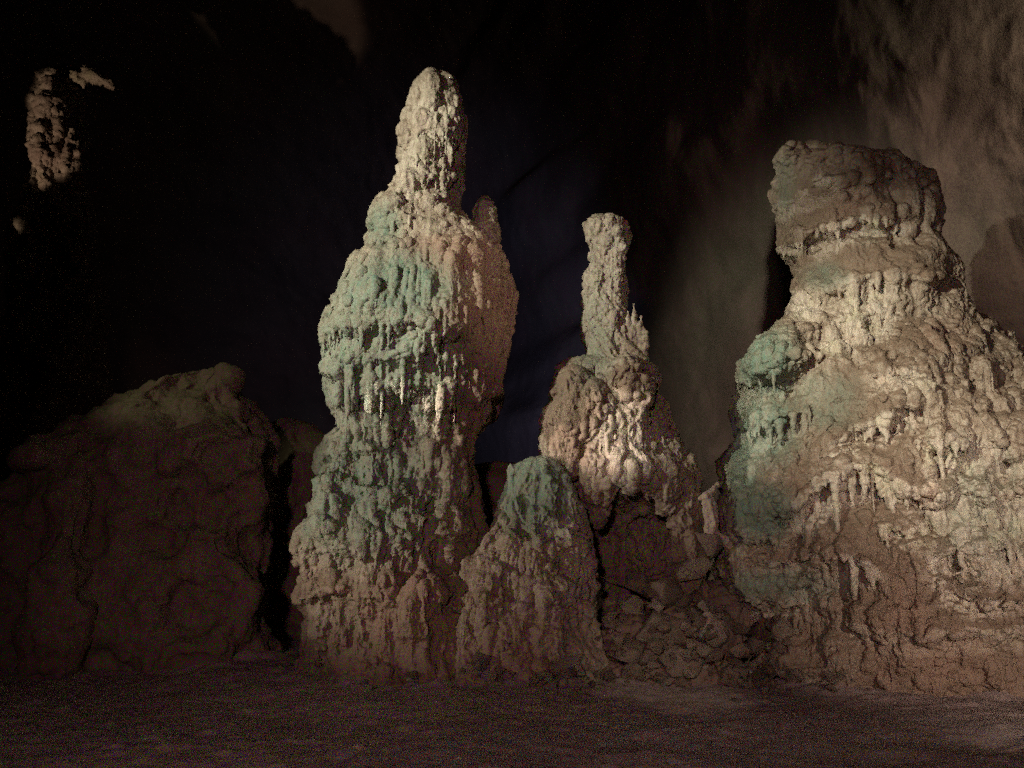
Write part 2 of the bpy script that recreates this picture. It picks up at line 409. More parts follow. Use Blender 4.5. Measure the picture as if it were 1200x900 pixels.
    # shoulder ridge running down to the right
    for x, y, r in [(545, 262, 9), (553, 270, 10), (562, 280, 11), (572, 292, 10), (540, 282, 9), (530, 258, 9), (520, 262, 8), (586, 300, 9)]:
        h = B.hit(x, y)
        if h: bo.blob(h[0] - h[1] * r * u * .4, np.array([1, 1, 1.1]) * r * u)
    B.lumps(bo, (480, 275, 600, 330), 14, (.03, .06), emb=.1)
    # cauliflower shoulder and the long curtains of the body
    B.lumps(bo, (380, 350, 545, 405), 70, (.06, .13), drip=.5, emb=.3)
    B.lumps(bo, (374, 390, 545, 440), 60, (.06, .12), (1, 1.8), drip=.7, L=(.2, .5))
    B.curtain(cu, [(377, 400), (395, 380), (420, 372), (445, 378), (470, 372), (500, 376), (530, 392)], (.3, .7), (.03, .055), 4.2, .7, off=.6)
    B.curtain(cu, [(377, 425), (400, 410), (430, 415), (455, 405), (480, 398), (510, 404), (540, 418)], (.5, 1.1), (.026, .05), 4.0, .8, off=.8)
    B.curtain(cu, [(384, 455), (410, 448), (440, 452), (470, 440), (500, 445), (535, 455)], (.5, 1.2), (.025, .05), 4.6, .8, off=.8)
    B.curtain(cu, [(470, 398), (486, 395)], (1.4, 1.9), (.03, .04), 5, .9, off=1.2)
    for x, y, L, r in [(455, 470, 1.5, .075), (480, 500, .75, .095), (462, 520, 1.1, .085), (398, 430, 1.3, .07), (412, 440, 1.2, .06), (436, 440, 1.2, .07), (516, 452, .75, .07), (497, 380, 1.1, .03)]:
        h = B.hit(x, y)
        if h:
            B.flow(cu, h[0], h[1], L, r, r * .6, .55, .3); cu.blob(h[0] + h[1] * r * .2 - np.array([0, 0, L * .3]), (r * 1.1, r * 1.1, r * 2.4))
    for y0 in (372, 398, 428, 452):    # long thin draperies
        B.curtain(bo, [(378, y0 + 22), (410, y0 + 4), (450, y0), (500, y0), (545, y0 + 14)], (.5, 1.5), (.014, .03), 3.2, .12, lump=1.1, off=.7)
    for y0 in (515, 560, 610):
        B.curtain(ba, [(362, y0 + 14), (400, y0), (450, y0 + 6), (500, y0 + 4), (548, y0 + 16)], (.5, 1.3), (.018, .042), 4, .15, lump=1.2, off=.6)
    B.lumps(bo, (540, 330, 606, 540), 40, (.04, .1), (1, 2), drip=.3, emb=.25)
    B.curtain(bo, [(565, 355), (580, 400), (590, 440)], (.15, .4), (.02, .04), 7)
    B.curtain(bo, [(500, 498), (540, 500), (570, 480)], (.1, .3), (.025, .05), 6)
    # base: draped flutes, then lumpy foot
    B.curtain(ba, [(364, 522), (385, 512), (410, 516), (440, 525), (465, 540)], (.4, 1.0), (.04, .075), 5, .3)
    B.curtain(ba, [(356, 565), (390, 560), (420, 570), (450, 580), (490, 570), (530, 565)], (.5, 1.1), (.045, .085), 6, .3)
    B.curtain(ba, [(349, 620), (380, 615), (420, 630), (460, 625), (500, 610), (550, 600)], (.4, 1.1), (.05, .09), 6.5, .25)
    B.curtain(ba, [(345, 690), (400, 690), (450, 680), (500, 690), (560, 680), (590, 690)], (.4, 1.0), (.05, .1), 7, .2)
    for x, y, rx, rz in [(472, 612, .28, .42), (500, 590, .2, .5), (440, 560, .24, .5), (395, 600, .26, .55), (520, 660, .3, .5), (425, 690, .3, .6), (480, 720, .35, .5), (380, 720, .25, .5), (375, 540, .16, .3), (555, 720, .3, .4)]:
        h = B.hit(x, y)
        if h: ba.blob(h[0] - h[1] * rx * .55, (rx, rx, rz))
    B.lumps(ba, (345, 520, 600, 800), 50, (.05, .13), (.9, 1.8), drip=.3, emb=.3)
    B.fill(sp_, 160, (.2, .6), (.025, .06), (5.6, 8.6)); B.fill(bo, 420, (.2, .9), (.03, .08), (2.6, 6)); B.fill(ba, 260, (.3, .8), (.04, .1), (.1, 2.9))
    loc = np.array([(P(480, 790, D))[0], D, 0])
    t = thing('stalagmite', 'tall bulbous stalagmite with a pale spire, green shoulder and long hanging drip curtains', 'stalagmite', loc)
    def masks(co, no):
        x, y = proj(co); nz = no[:, 2]; fr = sstep(.5, 0, no[:, 1]); _, tp, un = lip_field(x, y, TL)
        f = fbm(co * .9, 3, 71)
        g = np.maximum(ell(x, y, 470, 335, 62, 46), .8 * ell(x, y, 435, 345, 60, 50))
        g = np.maximum(g, .75 * ell(x, y, 447, 265, 26, 34)); g = np.maximum(g, .8 * ell(x, y, 435, 430, 105, 110)); g = np.maximum(g, .85 * ell(x, y, 415, 570, 110, 90))
        mud_shade = .75 * sstep(.25, .65, nz) + .3 * ell(x, y, 540, 300, 75, 34) + .62 * sstep(520, 570, x) * sstep(320, 360, y) * (1 - sstep(560, 620, y)) + .3 * f  # ledge mud, plus the right flank's shade painted as brown
        mud_shade = np.maximum(mud_shade, .6 * sstep(540, 700, y) + .4 * f) - .5 * ell(x, y, 510, 160, 60, 110)
        yy = y + 45 * f + 30 * fbm(co * 2.3, 3, 72)
        mud_shade = mud_shade + .6 * sstep(528, 568, x + 20 * f) * sstep(300, 340, y) + .25 * sstep(360, 420, y) + (.22 * tp - .3 * un) * fr + .5 * ell(x, y, 490, 510, 60, 60)  # right flank darkened further, painted shade as well
        red = .8 * sstep(600, 760, yy) * (.45 + f) + 1.0 * ell(x, y, 530, 298, 66, 26) 
        pa = .6 * ell(x, y, 505, 170, 60, 120) + .35 * un * fr + .5 * ell(x, y, 385, 420, 24, 80) + .15 * ell(x, y, 450, 440, 80, 60) - .25 * sstep(480, 560, y) + .35 * f - .1 + .5 * ell(x, y, 568, 240, 16, 14) + .4 * ell(x, y, 555, 275, 24, 20)  # knob tip and ridge are paled to look lit
        red = np.maximum(red, .62 * sstep(525, 565, x + 25 * f) * sstep(285, 320, y) * (1 - sstep(480, 560, y)))
        return dict(green=g, mud_shade=mud_shade - g * .45 - .3 * pa, red=red, pale=pa)
    for nm, a, kw in [('spire', sp_, dict(rib=.014, pop=.012, big=.02, seed=21, lips=TL)), ('knob', kn, dict(rib=.01, pop=.015, big=.02, seed=22)),
                      ('body', bo, dict(rib=.024, pop=.014, big=.05, seed=23, lips=TL)), ('drip_curtain', cu, dict(rib=.006, pop=.01, big=0.01, seed=24)), ('drip_curtain', cs, dict(rib=.005, pop=.008, big=0.01, seed=26)), ('drip_curtain', cg, dict(rib=.005, pop=.008, big=0.01, seed=27)), ('base', ba, dict(rib=.034, pop=.018, big=.07, grain=.014, seed=25, lips=TL))]:
        me = remesh(a, V if nm != 'drip_curtain' else .015, 1); detail(me, **kw); put(nm, me, t, loc, M_CALC, masks)

# ------------------------------------------------------------------ slender spire on a mound
def build_slender():
    R.seed(102)
    D = 13.0; u = D / 1039 * 1.03
    sp_, mo, fe = Acc(), Acc(), Acc()
    loft(sp_, [(256, 694, 720), (261, 688, 729), (276, 687, 732), (298, 690, 731), (310, 691, 727), (320, 685, 730), (345, 682, 733), (370, 684, 736), (400, 686, 740), (426, 688, 744), (450, 694, 744)],
         D, .9, 48, rough=.03, seed=33, bot=5.0)
    loft(mo, [(428, 668, 756), (434, 657, 758), (446, 651, 760), (456, 648, 762), (480, 645, 771), (510, 645, 787), (540, 648, 800), (560, 655, 808), (574, 660, 808, 13.1), (590, 664, 808, 13.7), (610, 675, 810, 14.1), (680, 685, 812, 14.2), (780, 685, 820, 14.2)],  # lower front set back, a hollow shaped for the shadow falling here
         D, .75, rough=.09, seed=34)
    mo.tube([P(788, 530, 12.75), P(799, 570, 12.6), P(806, 620, 12.6), P(806, 690, 12.7), P(800, 760, 12.8)], [.2, .24, .22, .22, .3], 10)
    mo.tube([P(738, 546, 12.25), P(742, 562, 12.35), P(738, 574, 12.5)], [.3, .22, .12], 9); mo.tube([P(760, 540, 12.3), P(764, 564, 12.4), P(762, 580, 12.5)], [.26, .2, .1], 9); mo.tube([P(705, 540, 12.4), P(700, 580, 12.5), P(702, 612, 12.7)], [.3, .22, .1], 9); mo.tube([P(775, 550, 12.4), P(780, 575, 12.4), P(778, 598, 12.5)], [.26, .2, .1], 9)
    for x, y, Y, r in [(672, 462, D - .45, .34), (668, 495, D - .45, .4), (692, 472, D - .55, .3), (664, 525, D - .4, .4), (735, 444, D - .62, .26), (750, 456, D - .6, .24)]:
        mo.blob(P(x, y, Y), (r, r, r * 1.15))
    B = Body([sp_, mo])
    for x, y, r in [(700, 266, 9), (714, 262, 8), (725, 270, 7), (692, 276, 6), (712, 282, 10), (728, 290, 6), (695, 300, 7), (690, 340, 8), (700, 325, 9), (722, 318, 7)]:
        h = B.hit(x, y)
        if h: sp_.blob(h[0] - h[1] * r * u * .3, np.array([1, 1, 1.3]) * r * u)
    B.lumps(sp_, (684, 258, 735, 425), 70, (.03, .06), (1, 1.8), drip=.4)
    B.curtain(sp_, [(688, 318), (705, 312), (730, 318)], (.25, .6), (.02, .035), 3.6, .3)
    B.curtain(sp_, [(700, 270), (715, 268), (728, 275)], (.2, .45), (.02, .035), 4, .3)
    for k in range(26):                  # diagonal ribs
        x, y = R.uniform(690, 735), R.uniform(335, 400); h = B.hit(x, y)
        if not h: continue
        q = [h[0] + h[1] * .01]
        for j in range(1, 5):
            hh = B.hit(x + j * 4.5, y + j * 8)
            if hh: q.append(hh[0] + hh[1] * .01)
        if len(q) > 2: sp_.tube(q, [.034] * (len(q) - 1) + [.02])
    for x, y, L in [(734, 408, 44), (740, 412, 36), (744, 414, 58), (750, 412, 42), (755, 416, 34), (738, 400, 30), (748, 404, 26), (757, 408, 20)]:   # upright feathers
        a = P(x, y, D - .25); b = P(x + R.uniform(-3, 4), y - L, D - .3)
        q = [a + (b - a) * t for t in (0, .35, .7, 1)]; fe.tube(q, [.05, .045, .034, .016])
        for j in range(3): fe.blob(a + (b - a) * R.uniform(.1, .8), (.045, .045, .09))
    fe.tube([P(722, 392, D - .3), P(740, 412, D - .3), P(756, 424, D - .25)], [.07, .09, .07])
    B.lumps(mo, (720, 420, 758, 460), 18, (.05, .1))
    for x, y, L, r in [(735, 455, 1.0, .1), (725, 470, 1.1, .09), (745, 470, 1.3, .1), (712, 490, .9, .09), (700, 500, .8, .08), (757, 480, 1.2, .08), (770, 500, .9, .08)]:
        h = B.hit(x, y)
        if h: B.flow(mo, h[0], h[1], L, r, r * .8, .1, .3)
    B.curtain(mo, [(690, 500), (715, 470), (740, 458), (765, 475), (790, 520)], (.4, 1.1), (.03, .065), 3.4, .2)
    B.curtain(mo, [(680, 540), (710, 515), (740, 508), (770, 525), (800, 560)], (.3, .8), (.03, .06), 3.6, .25)
    B.lumps(mo, (755, 470, 815, 640), 110, (.04, .09), (.9, 1.5), drip=.3)
    B.lumps(mo, (645, 440, 720, 560), 50, (.05, .11), emb=.2); B.lumps(mo, (680, 560, 815, 780), 90, (.06, .13), (1, 1.6), drip=.3)
    B.fill(mo, 240, (.3, .8), (.04, .09), (.2, 4.6)); B.fill(sp_, 40, (.2, .5), (.025, .05), (5.2, 7))
    loc = np.array([P(745, 780, D)[0], D, 0])
    t = thing('stalagmite', 'slender pale spire with upright feathers standing on a brown mound between the two big formations', 'stalagmite', loc)
    def masks(co, no):
        x, y = proj(co); f = fbm(co * 1.1, 3, 41); nz = no[:, 2]
        mud_shade = 1.2 * ell(x, y, 668, 485, 42, 62) + .8 * ell(x, y, 738, 440, 22, 18) + .55 * sstep(.3, .7, nz) + .5 * ell(x, y, 735, 440, 24, 22) + .35 * f + .55 * sstep(570, 620, y)  # left lump and lower mound: cast shade painted brown, besides ledge mud
        mud_shade = mud_shade - .8 * ell(x, y, 735, 525, 42, 55) - .6 * ell(x, y, 712, 340, 50, 95)
        pa = .9 * ell(x, y, 735, 525, 46, 50) + .55 * ell(x, y, 712, 340, 50, 95) + .3 * f
        return dict(pale=pa, green=.5 * ell(x, y, 695, 400, 28, 60) + .2 * ell(x, y, 712, 300, 40, 50), mud_shade=mud_shade, red=.5 * ell(x, y, 690, 560, 30, 60) + .5 * sstep(600, 680, y) + .3 * f)
    for nm, a, kw in [('spire', sp_, dict(rib=.024, pop=.03, big=.04, grain=.016, seed=51)), ('feather', fe, dict(rib=.006, pop=.008, big=.01, seed=52)), ('mound', mo, dict(rib=.03, pop=.035, big=.06, seed=53))]:
        me = remesh(a, V if nm != 'feather' else .015, 1); detail(me, **kw); put(nm, me, t, loc, M_CALC, masks)

# ------------------------------------------------------------------ green capped hump in front
def build_hump():
    R.seed(103)
    D = 12.3
    a, cu = Acc(), Acc(); cu.fringe = True
    loft(a, [(538, 614, 648), (543, 604, 660), (552, 597, 666), (570, 592, 670), (590, 589, 674), (605, 584, 678), (620, 576, 685), (640, 556, 692), (652, 540, 694), (680, 524, 697), (720, 506, 700), (760, 490, 712), (778, 476, 722), (796, 452, 742)],
         D, .8, rough=.07, seed=61, inset=(4, 8))
    B = Body([a])
    B.lumps(a, (592, 540, 670, 610), 30, (.05, .12), emb=.12)
    B.lumps(a, (625, 610, 690, 645), 40, (.03, .06), drip=.3); B.lumps(a, (540, 640, 700, 800), 110, (.05, .12), (.9, 1.7), drip=.35)
    B.curtain(cu, [(582, 650), (605, 640), (630, 640), (660, 636), (688, 640)], (.4, 1.0), (.03, .06), 4.2, .5, off=.5)
    B.curtain(cu, [(660, 660), (676, 652), (692, 655)], (.6, .95), (.035, .06), 4.2, .8, off=.9)
    B.curtain(a, [(560, 660), (590, 670), (640, 690), (690, 690)], (.5, 1), (.04, .08), 6, .3)
    B.curtain(a, [(545, 700), (590, 705), (640, 720), (700, 715)], (.4, .9), (.04, .09), 7, .25)
    for x, y, rx, rz in [(668, 600, .2, .5), (600, 650, .2, .4), (570, 690, .25, .5), (640, 740, .4, .3), (600, 740, .3, .45)]:
        h = B.hit(x, y)
        if h: a.blob(h[0] - h[1] * rx * .6, (rx, rx, rz))
    B.fill(a, 200, (.3, .7), (.04, .09), (.1, 2.9))
    loc = np.array([P(615, 790, D)[0], D, 0])
    t = thing('stalagmite', 'low green-capped hump of flowstone at the right foot of the tall stalagmite', 'stalagmite', loc)
    def masks(co, no):
        x, y = proj(co); f = fbm(co * 1.1, 3, 81)
        g = 1.05 * ell(x, y, 627, 575, 52, 58)
        return dict(pale=.6 * ell(x, y, 682, 680, 24, 60) + .7 * ell(x, y, 650, 620, 30, 16) + .3 * f, green=g, mud_shade=.45 * sstep(.3, .7, no[:, 2]) + .4 * sstep(590, 700, y + 40 * f) + .4 * f - .6 * ell(x, y, 680, 680, 24, 60) - g * .5, red=.6 * sstep(660, 780, y + 50 * f) + .3 * f)
    for nm, q, kw in [('body', a, dict(rib=.028, pop=.03, big=.05, seed=63)), ('drip_curtain', cu, dict(rib=.006, pop=.01, big=.01, seed=64))]:
        me = remesh(q, V if nm == 'body' else .016, 1); detail(me, **kw); put(nm, me, t, loc, M_CALC, masks)

# ------------------------------------------------------------------ massive tiered formation on the right
def build_massive():
    R.seed(104)
    D = 13.3; u = .0126
    ML = [([(912, 236), (950, 226), (1000, 214), (1045, 210)], .06, 20, 20), ([(912, 286), (935, 282), (960, 271), (1000, 259), (1040, 253), (1066, 260)], .17, 34, 26), ([(926, 346), (960, 336), (1000, 323), (1060, 319), (1105, 330)], .15, 30, 50),
          ([(940, 386), (975, 378), (1010, 372), (1045, 360)], .1, 16, 36), ([(868, 444), (900, 441), (948, 418)], .3, 46, 30), ([(872, 500), (905, 500), (938, 486)], .18, 30, 26), ([(1020, 440), (1060, 430), (1095, 445)], .12, 26, 26),
          ([(975, 515), (1010, 501), (1060, 480), (1085, 470)], .17, 62, 30), ([(922, 602), (945, 580), (965, 563), (1000, 546), (1040, 553), (1085, 584)], .26, 56, 40), ([(1035, 618), (1078, 620)], .12, 24, 26),
          ([(862, 622), (900, 632), (932, 622)], .2, 36, 22), ([(884, 658), (930, 654), (965, 642)], .12, 22, 20), ([(958, 658), (985, 646), (1024, 664)], .12, 30, 30), ([(852, 706), (900, 701), (950, 690)], .14, 30, 20),
          ([(1090, 520), (1130, 512), (1200, 528)], .12, 24, 36), ([(1080, 590), (1120, 575), (1200, 582)], .14, 26, 40), ([(1098, 650), (1150, 640), (1210, 650)], .12, 26, 40), ([(1105, 690), (1150, 704), (1200, 700)], .18, 26, 30), ([(1000, 730), (1080, 742), (1200, 735)], .1, 34, 30)]
    MG = [([(1140, 455), (1150, 520), (1180, 600), (1195, 650)], .24, 6), ([(1105, 440), (1120, 490), (1150, 535)], .2, 5), ([(1070, 480), (1085, 530), (1100, 560)], .16, 5), ([(1060, 575), (1085, 600), (1098, 630)], .18, 6), ([(1170, 440), (1178, 500), (1190, 560)], .22, 5),
          ([(1046, 200), (1052, 240), (1050, 285)], .16, 5), ([(1075, 205), (1078, 240), (1076, 285)], .18, 4), ([(1062, 215), (1064, 250)], .1, 3), ([(988, 350), (990, 400), (1002, 425)], .1, 4), ([(1020, 350), (1020, 400)], .1, 4), ([(1110, 620), (1125, 660), (1170, 700)], .16, 6)]
    ca, ne, sk, cu, cc, cn, cl, cm, cd = Acc(), Acc(), Acc(), Acc(), Acc(), Acc(), Acc(), Acc(), Acc(); cu.fringe = cc.fringe = cn.fringe = cl.fringe = cm.fringe = cd.fringe = True
    loft(ca, [(172, 928, 956, D, .5), (178, 918, 978, D, .5), (186, 912, 1004, D, .6), (194, 910, 1040, D, .7), (204, 909, 1070), (225, 912, 1092), (245, 915, 1098), (265, 917, 1097), (283, 915, 1094), (294, 913, 1088), (300, 922, 1080), (312, 940, 1070)],
         D, .8, 120, rough=.06, seed=71, bot=6.2, lips=ML, grooves=MG)
    loft(ne, [(292, 930, 1085), (304, 930, 1098), (318, 936, 1110), (340, 934, 1114), (362, 927, 1122), (380, 920, 1132), (400, 914, 1146), (440, 905, 1180)], D, .82, 130, rough=.07, seed=72, bot=4.4, lips=ML, grooves=MG)
    loft(sk, [(374, 925, 1100, D, .5), (384, 906, 1136, D, .6), (400, 890, 1148, D, .66), (420, 873, 1165, D, .7), (432, 870, 1175), (458, 877, 1196), (480, 881, 1216), (510, 873, 1240), (550, 862, 1268), (600, 850, 1296), (640, 846, 1310),
              (700, 845, 1330), (760, 866, 1340), (796, 880, 1350)], D, .74, 220, rough=.12, seed=73, lips=ML, grooves=MG)
    B = Body([ca, ne, sk])
    # cap: rough crown, pale lump, small curtain, pillared right corner
    B.lumps(ca, (915, 168, 985, 192), 60, (.05, .11), emb=.8); B.lumps(ca, (985, 180, 1095, 215), 60, (.05, .12), (1, 1.6), emb=.7); B.lumps(ca, (912, 180, 1090, 250), 30, (.03, .08), emb=.25)
    for x, y, r, s in [(970, 213, 12, .8), (957, 217, 8, .8), (980, 209, 7, .8), (1066, 236, 15, 2.), (1088, 244, 12, 2.2), (1050, 222, 10, 1.6), (1078, 212, 9, 1.8), (1095, 262, 8, 2.), (1064, 268, 10, 1.4), (1045, 200, 11, 1.), (1093, 222, 9, 1.5)]:
        h = B.hit(x, y)
        if h: ca.blob(h[0] - h[1] * r * u * .25, np.array([1, 1, s]) * r * u)
    B.curtain(cc, [(925, 272), (950, 270), (985, 262), (1010, 256), (1035, 254), (1052, 262)], (.2, .42), (.03, .055), 4.0, .75, off=.9)
    B.curtain(cc, [(1010, 246), (1040, 240), (1060, 250)], (.3, .5), (.03, .05), 5, .7, off=.8)
    B.curtain(cc, [(915, 292), (935, 298), (960, 292)], (.08, .2), (.03, .05), 4, .6)
    # neck: pale knuckles and the broad curtain
    B.lumps(ne, (932, 300, 1110, 335), 40, (.03, .08), emb=.2)
    for x, y, r, s in [(944, 352, 16, .8), (934, 362, 10, .9), (1004, 340, 15, 1.1), (1020, 334, 10, 1.2), (1002, 388, 13, 1.5), (1014, 402, 11, 1.7), (990, 360, 10, 1.3), (972, 395, 14, 1.2), (985, 410, 12, 1.2), (1042, 335, 8, 2.), (1024, 365, 9, 1.8), (960, 375, 12, 1)]:
        h = B.hit(x, y)
        if h: ne.blob(h[0] - h[1] * r * u * .25, np.array([1, 1, s]) * r * u)
    B.curtain(cn, [(958, 345), (980, 336), (1005, 326), (1035, 320), (1062, 326)], (.4, .95), (.035, .065), 4.6, .6, off=.6)
    B.curtain(cn, [(945, 372), (970, 380), (1000, 378), (1030, 360)], (.3, .6), (.035, .065), 5, .5, off=.6)
    B.lumps(ne, (930, 345, 1060, 420), 60, (.05, .1), (1, 1.8), drip=.6)
    B.lumps(ne, (1050, 330, 1150, 440), 50, (.04, .09), emb=.2)
    # green ledge at the left with its fringe, and the lower green shelves
    B.lumps(sk, (872, 388, 940, 440), 30, (.03, .06), emb=.1)
    B.curtain(cl, [(876, 446), (895, 441), (915, 431), (944, 416)], (.45, .8), (.03, .05), 2.4, .85, off=1.)
    B.curtain(cm, [(880, 500), (905, 498), (932, 486)], (.25, .5), (.028, .05), 4, .8, off=.9)
    B.lumps(sk, (870, 570, 925, 630), 70, (.05, .11), drip=.4); B.curtain(cd, [(862, 618), (890, 626), (925, 622)], (.2, .45), (.03, .05), 5, .6, off=.7)
    B.curtain(cd, [(890, 655), (930, 650), (960, 640)], (.12, .3), (.025, .045), 5, .6, off=.6)
    # middle curtain that arches over a dark brown slope
    B.lumps(sk, (1025, 415, 1090, 460), 46, (.05, .11), drip=.4)
    B.curtain(cu, [(985, 508), (1005, 500), (1030, 490), (1060, 480)], (.2, .5), (.03, .055), 4.4, .7, off=.8)
    B.curtain(cu, [(928, 592), (945, 575), (965, 560), (990, 550), (1015, 545), (1035, 552), (1060, 566), (1080, 580)], (.3, .75), (.035, .06), 4.2, .7, off=.9)
    B.curtain(cu, [(924, 612), (950, 604), (975, 598)], (.3, .5), (.03, .05), 4, .8, off=1.)
    B.curtain(cu, [(1030, 618), (1050, 612), (1072, 620)], (.25, .5), (.035, .06), 6, .7, off=.8)
    B.lumps(sk, (950, 510, 1060, 560), 50, (.06, .12), emb=.25)
    # big drapes of the right half, running down and out to the right
    for x, y, L, r in [(1085, 455, 1.6, .1), (1105, 450, 2., .11), (1125, 470, 1.8, .1), (1150, 440, 1.6, .12), (1165, 470, 2.1, .12), (1185, 430, 2.2, .12), (1195, 500, 1.4, .11), (1070, 490, 1.3, .1), (1110, 530, 1.2, .1), (1140, 560, 1.2, .11), (1165, 580, 1.1, .1), (1185, 590, 1., .1)]:
        for j in range(3):
            h = B.hit(x + R.uniform(-7, 7), y + R.uniform(-14, 14))
            if h: B.flow(sk, h[0], h[1], L * R.uniform(.6, 1), r * R.uniform(.7, 1.1), r * .6, .15, .55)
    B.curtain(cu, [(1075, 520), (1100, 505), (1130, 520), (1160, 530), (1200, 520)], (.3, .8), (.035, .065), 5, .5, off=.7)
    B.curtain(cu, [(1060, 585), (1090, 570), (1120, 585), (1150, 580), (1200, 575)], (.3, .8), (.04, .07), 5, .5, off=.7)
    B.curtain(cu, [(1110, 640), (1135, 625), (1160, 635), (1195, 630)], (.3, .7), (.04, .075), 5.5, .6, off=.8)
    B.lumps(sk, (1060, 420, 1200, 680), 110, (.06, .13), (1, 2), drip=.6, L=(.2, .6))
    for x, y, r in [(1140, 655, .12), (1155, 668, .11), (1175, 675, .13), (1128, 600, .12), (1100, 610, .13)]:
        h = B.hit(x, y)
        if h: sk.blob(h[0], (r, r, r * 1.9))
    # granular foot
    B.curtain(cu, [(960, 650), (985, 640), (1010, 655), (1040, 680)], (.3, .8), (.04, .07), 6, .3)
    B.curtain(sk, [(860, 690), (900, 700), (960, 700), (1030, 720), (1100, 710), (1200, 720)], (.3, .8), (.045, .09), 8, .2)
    for x, y, rx, rz in [(885, 690, .4, .3), (870, 650, .3, .3), (990, 755, .35, .4), (1060, 760, .4, .4), (1140, 760, .4, .4), (920, 755, .35, .35)]:
        h = B.hit(x, y)
        if h: sk.blob(h[0] - h[1] * rx * .6, (rx, rx, rz))
    B.lumps(sk, (845, 640, 1200, 805), 220, (.05, .13), (.8, 1.5), drip=.2, emb=.25)
    B.fill(ca, 90, (.2, .4), (.04, .08), (6.3, 7.8)); B.fill(sk, 420, (.3, 1.), (.05, .11), (.1, 5))
    loc = np.array([P(1090, 796, D)[0], D, 0])
    t = thing('flowstone_formation', 'massive tiered flowstone cone with a flat broken cap and pale fringes over brown ledges', 'rock formation', loc)
    def masks(co, no):
        x, y = proj(co); nz = no[:, 2]; f = fbm(co * .8, 3, 91); fr = sstep(.5, 0, no[:, 1]); _, tp, un = lip_field(x, y, ML)
        g = np.maximum(ell(x, y, 900, 428, 42, 52), ell(x, y, 893, 600, 42, 36)); g = np.maximum(g, .9 * ell(x, y, 896, 500, 46, 50)); g = np.maximum(g, .85 * ell(x, y, 872, 540, 26, 100))
        g = np.maximum(g, .7 * ell(x, y, 915, 685, 75, 22)); g = np.maximum(g, .55 * ell(x, y, 965, 325, 30, 20)); g = np.maximum(g, .55 * ell(x, y, 960, 470, 60, 40)); g = np.maximum(g, .4 * ell(x, y, 1150, 600, 60, 90)); g = np.maximum(g, .5 * ell(x, y, 920, 215, 14, 40))
        pale = np.maximum.reduce([1.05 * ell(x, y, 1135, 605, 90, 140), ell(x, y, 944, 358, 22, 20), ell(x, y, 1015, 365, 42, 48), .8 * ell(x, y, 982, 405, 26, 20), ell(x, y, 955, 605, 36, 26), ell(x, y, 1010, 555, 62, 40), 1.2 * ell(x, y, 970, 213, 18, 11), 1.1 * ell(x, y, 1010, 270, 52, 16), .9 * ell(x, y, 1060, 445, 40, 30), .8 * ell(x, y, 1040, 495, 36, 18), .6 * ell(x, y, 1010, 665, 22, 30)])
        mud_shade = .6 * sstep(.2, .55, nz) + .85 * tp * fr - .55 * un * fr + .35 * f + .3 * (1 - pale) + .45 * ell(x, y, 990, 640, 110, 45) + .5 * sstep(640, 740, y + 50 * f) + .45 * ell(x, y, 985, 470, 50, 45) - .4 * pale * (1 - sstep(.3, .6, nz))
        red = .55 * ell(x, y, 955, 178, 40, 14) + .6 * ell(x, y, 1110, 390, 45, 35) + .6 * ell(x, y, 1000, 240, 70, 20) + .45 * sstep(660, 780, y + 60 * f) + .35 * f - .1 + .4 * ell(x, y, 960, 380, 40, 40)
        return dict(pale=pale * .85 + .3 * un * fr + .25 * f - .1, green=g, mud_shade=mud_shade - .35 * g, red=red)
    for nm, q, kw in [('cap', ca, dict(rib=.02, pop=.03, big=.05, seed=75, lips=ML)), ('neck', ne, dict(rib=.025, pop=.03, big=.05, seed=76, lips=ML)), ('drip_curtain', cu, dict(rib=.006, pop=.012, big=.01, seed=77)), ('drip_curtain', cc, dict(rib=.006, pop=.012, big=.01, seed=81)), ('drip_curtain', cn, dict(rib=.006, pop=.012, big=.01, seed=82)), ('drip_curtain', cl, dict(rib=.006, pop=.012, big=.01, seed=83)), ('drip_curtain', cm, dict(rib=.006, pop=.012, big=.01, seed=84)), ('drip_curtain', cd, dict(rib=.006, pop=.012, big=.01, seed=85)),
                      ('skirt', sk, dict(rib=.034, pop=.028, big=.08, grain=.018, terr=.008, seed=78, lips=ML))]:
        me = remesh(q, V + .002 if nm != 'drip_curtain' else .017, 1); detail(me, **kw); put(nm, me, t, loc, M_CALC, masks)

